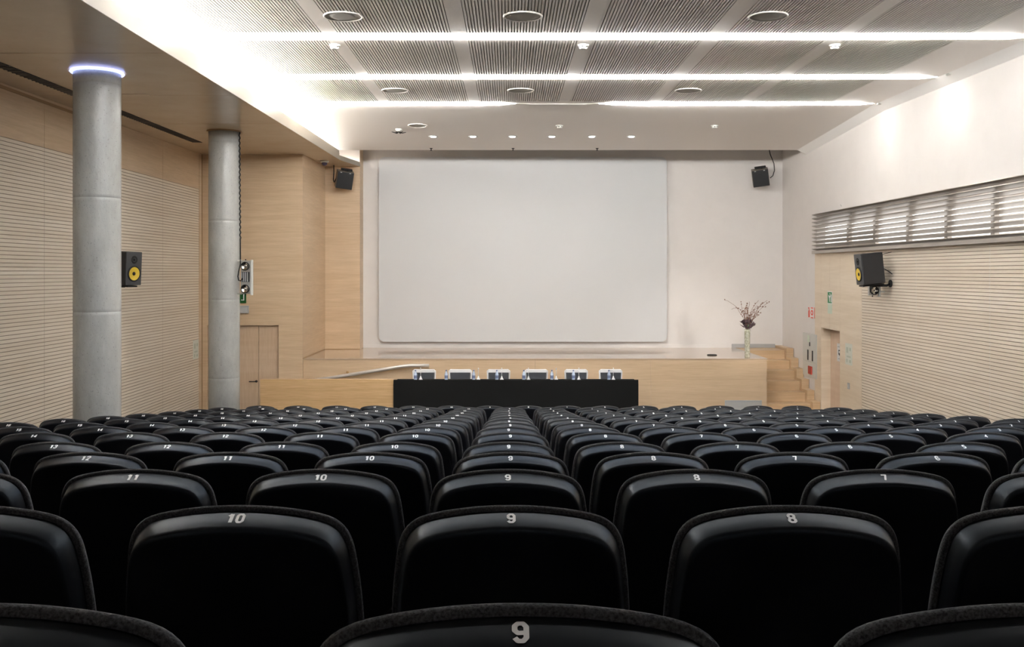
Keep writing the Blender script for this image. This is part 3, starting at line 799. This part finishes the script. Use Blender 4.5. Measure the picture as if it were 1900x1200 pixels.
# paper on door leaf (leaf front plane is deeper)
Dn = 17.85
t = thing('paper_notice', (XR+.1695, 17.98, F-(654-VY)*17.98/FPX), 'white paper notice with dark emblem taped to the single door', 'notice', None, R(-90))
flat(t, rrect(-.13, .13, -.17, .17, .004), M_paperw, 'paper_sheet', 0, .002)
flat(t, [(-.05, -.03), (0, -.06), (.05, -.03), (.05, .05), (-.05, .05)], M_chairb, 'emblem_print', .002)
flat(t, [(-.02, -.01), (.025, -.01), (.025, .03), (-.02, .03)], M_paperw, 'emblem_gap_print', .004)
flat(t, [(-.09, .10), (.08, .10), (.08, .115), (-.09, .115)], M_greyp, 'heading_print', .002); flat(t, [(-.06, -.125), (.09, -.125), (.09, -.11), (-.06, -.11)], M_greyp, 'footer_print', .002)
t = rwall('evacuation_plan', 1575, 657, 'pale evacuation plan sheet between single door and slatted panels', 'notice')
def plan(t, s=1):
    flat(t, rrect(-.17*s, .17*s, -.19*s, .19*s, .004), M_palegreen2, 'plan_sheet', 0, .004)
    for (a, b, c, d) in ((-.12, -.02, .02, .12), (.03, .12, .06, .12), (-.1, .1, -.06, -.03), (-.12, -.05, -.15, -.09), (.02, .12, -.15, -.10)):
        flat(t, [(a*s, c*s), (b*s, c*s), (b*s, d*s), (a*s, d*s)], M_planink, 'room_print', .004, .0015)
M_palegreen2 = mat('pale plan sheet', (.66, .68, .60), .5); M_planink = mat('plan ink', (.50, .54, .45), .6)
plan(t)
t = rwall('light_switch', 1575, 716, 'grey wall switch beside the single door', 'switch')
m = MB(); m.bbox(-.05, .05, -.012, 0, -.055, .055, .003, 1); m.build('plate', M_greyp, t); m = MB(); m.bbox(-.025, .025, -.018, -.0125, -.03, .03, .003, 1); m.build('rocker', M_vent, t)
Dl = -XL*FPX/(VX-363)
t = thing('evacuation_plan', (XL+.001, Dl, F-(648-VY)*Dl/FPX), 'pale evacuation plan sheet on the slatted left wall near the double door', 'notice', None, R(90))
plan(t, .95)
# thermostat hook above louvres
t = rwall('wall_hook', 1562, 382, 'tiny hook on the white wall above the louvres', 'hook', True)
m = MB(); m.tube([(0, 0, 0), (0, -.02, 0), (0, -.022, .03)], .005, 6); m.build('hook_wire', M_vent, t)

# ------------------------------------------------------------------ ceiling fittings
def cspk(px, D, r, label):
    x = (px-VX)*D/FPX; t = thing('ceiling_speaker', (x, D, zc(D)), label, 'ceiling speaker', 'round ceiling speakers')
    sl = math.atan((zc(D+.1)-zc(D-.1))/.2); M = RX(sl)
    m = MB(); m.lathe([(r-.02, .002), (r-.02, -.010), (r-.008, -.014), (r, -.004), (r, .002)], 40, M, cap=False); m.build('rim', M_ceil, t)
    m = MB(); m.lathe([(r-.02, -.004), (r*.5, -.007), (.004, -.008)], 40, M); m.build('grille', M_cgr, t)
M_cgr = mat('speaker mesh', (.52, .51, .48), .7)
for px, n in ((637, 'near the timber soffit'), (970, 'above the column of seats numbered nine'), (1425, 'on the louvred window side')):
    cspk(px, 9.8, .205, 'round speaker before the first long strip light, ' + n)
for px, n in ((733, 'near the timber soffit'), (966, 'in the middle'), (1277, 'on the louvred window side')):
    cspk(px, 14.06, .2, 'round speaker between the two farther strip lights, ' + n)
cspk(775, 17.0, .175, 'round speaker in the plain sloped ceiling before the screen')
def detector(px, D, label):
    x = (px-VX)*D/FPX; t = thing('smoke_detector', (x, D, zc(D)), label, 'smoke detector', 'white ceiling smoke detectors')
    m = MB(); m.lathe([(.065, 0), (.065, -.012), (.05, -.016)], 24); m.build('base', M_offw, t)
    m = MB(); m.lathe([(.05, -.016), (.052, -.035), (.04, -.05), (.034, -.052)], 24); m.build('chamber', M_offw, t)
    for a in range(6):
        an = a*PI/3 + .3; m = MB(); m.box(.046, .054, -.014, .014, -.034, -.024, M=RZ(an)); m.build('vent', M_steel, t)
detector(621, 11.1, 'white smoke detector after the first strip light, near the timber soffit'); detector(1082, 11.1, 'white smoke detector after the first strip light, in the middle'); detector(1549, 11.1, 'white smoke detector after the first strip light, on the louvre side')
detector(1038, 17.0, 'white smoke detector in the sloped ceiling above the downlights'); detector(1326, 17.0, 'white smoke detector in the sloped ceiling past the last downlight')
t = thing('star_fitting', (at(740, 0, 17.3).x, 17.3, zc(17.3)), 'small ceiling fitting with dark star shaped arms beside the round speaker', 'ceiling fitting')
m = MB(); m.lathe([(.06, 0), (.06, -.02), (.03, -.05)], 20); m.build('base', M_offw, t)
for a in range(6):
    an = a*PI/3 + .2; m = MB(); m.tube([(0, 0, -.05), (.06*math.cos(an), .06*math.sin(an), -.075), (.13*math.cos(an), .13*math.sin(an), -.06)], [.012, .010, .005], 6); m.build('arm', M_steel, t)
def spotlamp(loc, target, power, size, blend, col=(1, .94, .85), r=.04):
    d = bpy.data.lights.new('spot', 'SPOT'); d.energy = power; d.spot_size = size; d.spot_blend = blend; d.color = col; d.shadow_soft_size = r
    o = bpy.data.objects.new('lamp_beam', d); C.objects.link(o); o.location = loc
    o.rotation_euler = (Vector(target) - Vector(loc)).to_track_quat('-Z', 'Y').to_euler(); return o
for i, px in enumerate((804, 877.5, 951, 1024, 1098, 1171.5)):
    D = 18.0; x = (px-VX)*D/FPX
    t = thing('downlight', (x, D, zc(D)), 'recessed ceiling downlight, %s in the row from the timber soffit' % ordn[i], 'downlight', 'downlights before the screen')
    sl = math.atan((zc(D+.1)-zc(D-.1))/.2); M = RX(sl)
    m = MB(); m.lathe([(.062, .0), (.068, -.014), (.085, -.012), (.088, 0)], 28, M, cap=False); m.build('rim', M_vent, t)
    m = MB(); m.lathe([(.062, -.004), (.045, -.018), (.002, -.022)], 24, M); m.build('lens', M_lens, t)
    b = spotlamp((x, D, zc(D)-.06), (x*1.15, 21.0, F-1.2), E_DOWN, R(100), .8); b.parent = t; b.matrix_parent_inverse = Matrix.Translation(-Vector(t.location))
for px, n in ((800, 'near the timber soffit'), (952, 'in the middle'), (1108, 'towards the right wall')):
    D = 19.25; x = (px-VX)*D/FPX
    t = thing('sprinkler', (x, D, zc(D)), 'tiny grey sprinkler at the ceiling edge above the screen, ' + n, 'sprinkler', 'sprinklers')
    m = MB(); m.lathe([(.03, 0), (.03, -.01), (.01, -.014), (.008, -.04), (.028, -.045), (.028, -.05)], 14); m.build('head', M_steel, t)
b = spotlamp((er.x, er.y-.12, er.z+.08), (4.55, 19.5, ZS+.5), 95.0, R(34), 1.0, (1, .96, .9), .04); b.location = (er.x - .13, er.y + .0, er.z + .06); b.parent = e2; b.matrix_parent_inverse = Matrix.Translation(-Vector(e2.location))
# wall washers in the slot
for k, D in enumerate((15.2, 12.8, 10.4, 8.0, 5.6)):
    t = thing('wall_washer', (5.93, D, zc(D)-.005), 'small lamp in the slot over the right wall, %s one counted from the stage' % ordn[k], 'lamp', 'wall washers over the right wall')
    m = MB(); m.lathe([(.035, 0), (.035, -.02), (.03, -.02)], 16); m.build('lamp_body', M_offw, t)
    b = spotlamp((5.93, D, zc(D)-.045), (6.09, D, zc(D)-1.1), E_WASH, R(58), 1.0, (1, .98, .94)); b.parent = t; b.matrix_parent_inverse = Matrix.Translation(-Vector(t.location))
# dome camera
D = 19.55
t = thing('dome_camera', (at(602, 0, D).x, D, zs(D)), 'white dome camera under the timber soffit', 'security camera')
m = MB(); m.lathe([(.085, 0), (.085, -.03), (.07, -.04)], 28); m.build('housing', M_offw, t)
m = MB(); m.lathe([(.06, -.04), (.055, -.07), (.035, -.095), (.003, -.105)], 24); m.build('dome', mat('smoked dome', (.05, .04, .07), .08), t)

# ------------------------------------------------------------------ auditorium seats
HS = .90
sil = [(0, 0), (.05, .0012), (.10, .0058), (.15, .0135), (.188, .0235), (.212, .037), (.228, .056), (.2375, .078), (.2435, .105), (.249, .145), (.2535, .19), (.257, .25), (.258, .32), (.254, .39), (.243, .44), (.22, .475), (.18, .495), (.10, .502), (0, .503)]
# denser near the corner by linear interpolation along a Catmull-Rom
def crom(P, sub):
    out = []
    Q = [(-P[1][0], P[1][1])] + P + [(-P[-2][0], P[-2][1])]
    for i in range(1, len(Q)-2):
        p0, p1, p2, p3 = (Vector(Q[i+j]) for j in (-1, 0, 1, 2))
        for k in range(sub):
            s = k/sub
            out.append(.5*((2*p1) + (p2-p0)*s + (2*p0-5*p1+4*p2-p3)*s*s + (3*p1-p0-3*p2+p3)*s**3))
    out.append(Vector(P[-1])); return out
half = crom(sil, 2)
OUT = [(p.x, -p.y) for p in half] + [(-p.x, -p.y) for p in half[-2:0:-1]]
NO = len(OUT)
LEAN = .17
def loop(d, y, dt=None):
    dt = d if dt is None else dt
    zc0 = -.25; pts = []
    for x, z in OUT:
        dz = dt if z > zc0 else d
        kz = 1 - dz/.25; X = x*(1 - d/.257)
        Z = zc0 + (z - zc0)*kz
        pts.append(Vector((X, y - LEAN*Z, HS + Z)))
    return pts
def skin(loops, cap0, cap1):
    m = MB(); vs = []
    for l in loops: vs += l
    fs = []
    for j in range(len(loops)-1):
        for k in range(NO):
            fs.append((j*NO+k, j*NO+(k+1) % NO, (j+1)*NO+(k+1) % NO, (j+1)*NO+k))
    if cap0: fs.append(tuple(range(NO-1, -1, -1)))
    if cap1: fs.append(tuple(range((len(loops)-1)*NO, len(loops)*NO)))
    return m.add(vs, fs, True)
cush = skin([loop(.10, .088), loop(.055, .080), loop(.028, .062), loop(.010, .036), loop(.002, .018), loop(.0, .010), loop(.003, .003), loop(.0105, .0012), loop(.03, .001)], True, False)
shell = skin([loop(.03, .0005), loop(.0115, .0), loop(.0125, -.003), loop(.0165, -.022, .0203), loop(.022, -.047, .0305), loop(.0245, -.0525, .0345), loop(.028, -.0555, .0385), loop(.033, -.0565, .046), loop(.045, -.0565, .065), loop(.09, -.055, .11), loop(.16, -.052, .17)], False, True)
# band plane at the top centre
A = Vector((0, 0 - LEAN*(-.0165), HS - .0165)); q0 = loop(.0125, -.003)[0]; q1 = loop(.022, -.047, .0305)[0]
bdir = (q0 - q1).normalized(); bn = Vector((1, 0, 0)).cross(bdir).normalized()
if bn.z < 0: bn = -bn
bc = (q0 + q1)/2
LOOPC = [(.11, .25), (.11, .75), (.22, .9), (.40, .9), (.51, .75), (.51, .25), (.40, .1), (.22, .1), (.11, .25)]
SIX = [(.51, .75), (.40, .9), (.22, .9), (.11, .75), (.11, .25), (.22, .1), (.40, .1), (.51, .22), (.51, .42), (.40, .54), (.15, .52)]
GLYPH = {'0': [LOOPC], '1': [[(.17, .72), (.36, .9)], [(.38, .93), (.38, .07)]],
         '2': [[(.11, .70), (.13, .82), (.22, .9), (.40, .9), (.51, .78), (.51, .65), (.14, .13), (.52, .1)]],
         '3': [[(.11, .75), (.22, .9), (.40, .9), (.51, .77), (.49, .6), (.34, .52), (.51, .4), (.51, .25), (.40, .1), (.22, .1), (.11, .25)]],
         '4': [[(.42, .07), (.42, .92), (.10, .36), (.56, .30)]],
         '5': [[(.50, .9), (.13, .9), (.12, .56), (.38, .58), (.51, .45), (.51, .25), (.40, .1), (.22, .1), (.11, .22)]],
         '6': [SIX], '7': [[(.08, .9), (.52, .9), (.27, .07)]],
         '8': [[(.13, .62), (.13, .80), (.22, .9), (.40, .9), (.49, .80), (.49, .62), (.40, .52), (.22, .52), (.13, .62)],
               [(.11, .38), (.22, .52), (.40, .52), (.51, .38), (.51, .22), (.40, .1), (.22, .1), (.11, .22), (.11, .38)]],
         '9': [[(.62-x, 1-z) for x, z in SIX]]}
def number_mesh(txt):
    m = MB(); s = .0315; hw_ = .098; adv = .66; w0 = adv*(len(txt)-1) + .62
    def put(x, z, lift):
        x = (x - w0/2)*s; yy = (z - .5)*s
        return bc + bdir*(yy + .001) + Vector((x, 0, -.52*x*x)) + bn*(.0010 + lift)
    lift = 0
    for ci, chx_ in enumerate(txt):
        ox = adv*ci
        for line in GLYPH[chx_]:
            wd = hw_*1.25 if chx_ == '1' and len(line) == 2 and line[0][0] == line[1][0] else hw_
            for (x0, z0), (x1, z1) in zip(line[:-1], line[1:]):
                lift += .000004
                d = Vector((x1-x0, z1-z0)).normalized(); nx, nz = -d.y*wd, d.x*wd
                m.add([put(ox+x0+nx, z0+nz, lift), put(ox+x1+nx, z1+nz, lift), put(ox+x1-nx, z1-nz, lift), put(ox+x0-nx, z0-nz, lift)], [(0, 1, 2, 3)])
            for x0, z0 in line[1:-1]:
                lift += .000004
                m.add([put(ox+x0+wd*math.cos(a*PI/5), z0+wd*math.sin(a*PI/5), lift) for a in range(10)], [tuple(range(10))])
    return m.mesh('number_print', M_num)
pan = MB(); pan.bbox(-.19, .19, .135, .20, .34, .66, .03, 3)
legm = MB(); legm.bbox(-.025, .025, .02, .09, .0, .46, .006, 1); legm.bbox(-.05, .05, -.06, .2, 0, .012, .004, 1)
hing = MB(); hing.bbox(-.22, .22, .045, .12, .40, .44, .008, 1)
me_c, me_s = cush.mesh('cushion', M_felt), shell.mesh('back_shell', M_shell)
for me in (me_c, me_s):
    bm = bmesh.new(); bm.from_mesh(me); bmesh.ops.recalc_face_normals(bm, faces=bm.faces[:]); bm.to_mesh(me); bm.free()
me_p, me_l, me_h = pan.mesh('seat_pan', M_felt), legm.mesh('leg', M_steel), hing.mesh('hinge_bar', M_steel)
me_n = {n: number_mesh(str(n)) for n in range(1, 17)}
ORD = ['first', 'second', 'third', 'fourth', 'fifth', 'sixth', 'seventh', 'eighth', 'ninth', 'tenth', 'eleventh', 'twelfth', 'thirteenth', 'fourteenth', 'fifteenth']
NUMW = 'one two three four five six seven eight nine ten eleven twelve thirteen fourteen fifteen sixteen'.split()
jit = random.Random(5)
for i in range(15):
    front = i == 14
    for num in range(1, 17 if not front else 16):
        off = (9 - num) if not front else (8.5 - num)
        x = off*P + (.006 if i % 2 else -.003) + jit.uniform(-.004, .004)
        if i == 0: x = off*P + (.012 if num <= 9 else -.012)
        if abs(x)/ROWY[i]*FPX > 1250: continue
        t = thing('auditorium_seat', (x, ROWY[i] + .03, ROWZ[i]),
                  'black auditorium seat numbered %s in the %s row counted from the stage' % (NUMW[num-1], ORD[14-i]), 'seat', 'numbered auditorium seats', jit.uniform(-.008, .008))
        link_mesh('cushion', me_c, t); s = link_mesh('back_shell', me_s, t); link_mesh('number_print', me_n[num], s)
        link_mesh('seat_pan', me_p, t); link_mesh('leg', me_l, t); link_mesh('hinge_bar', me_h, t)
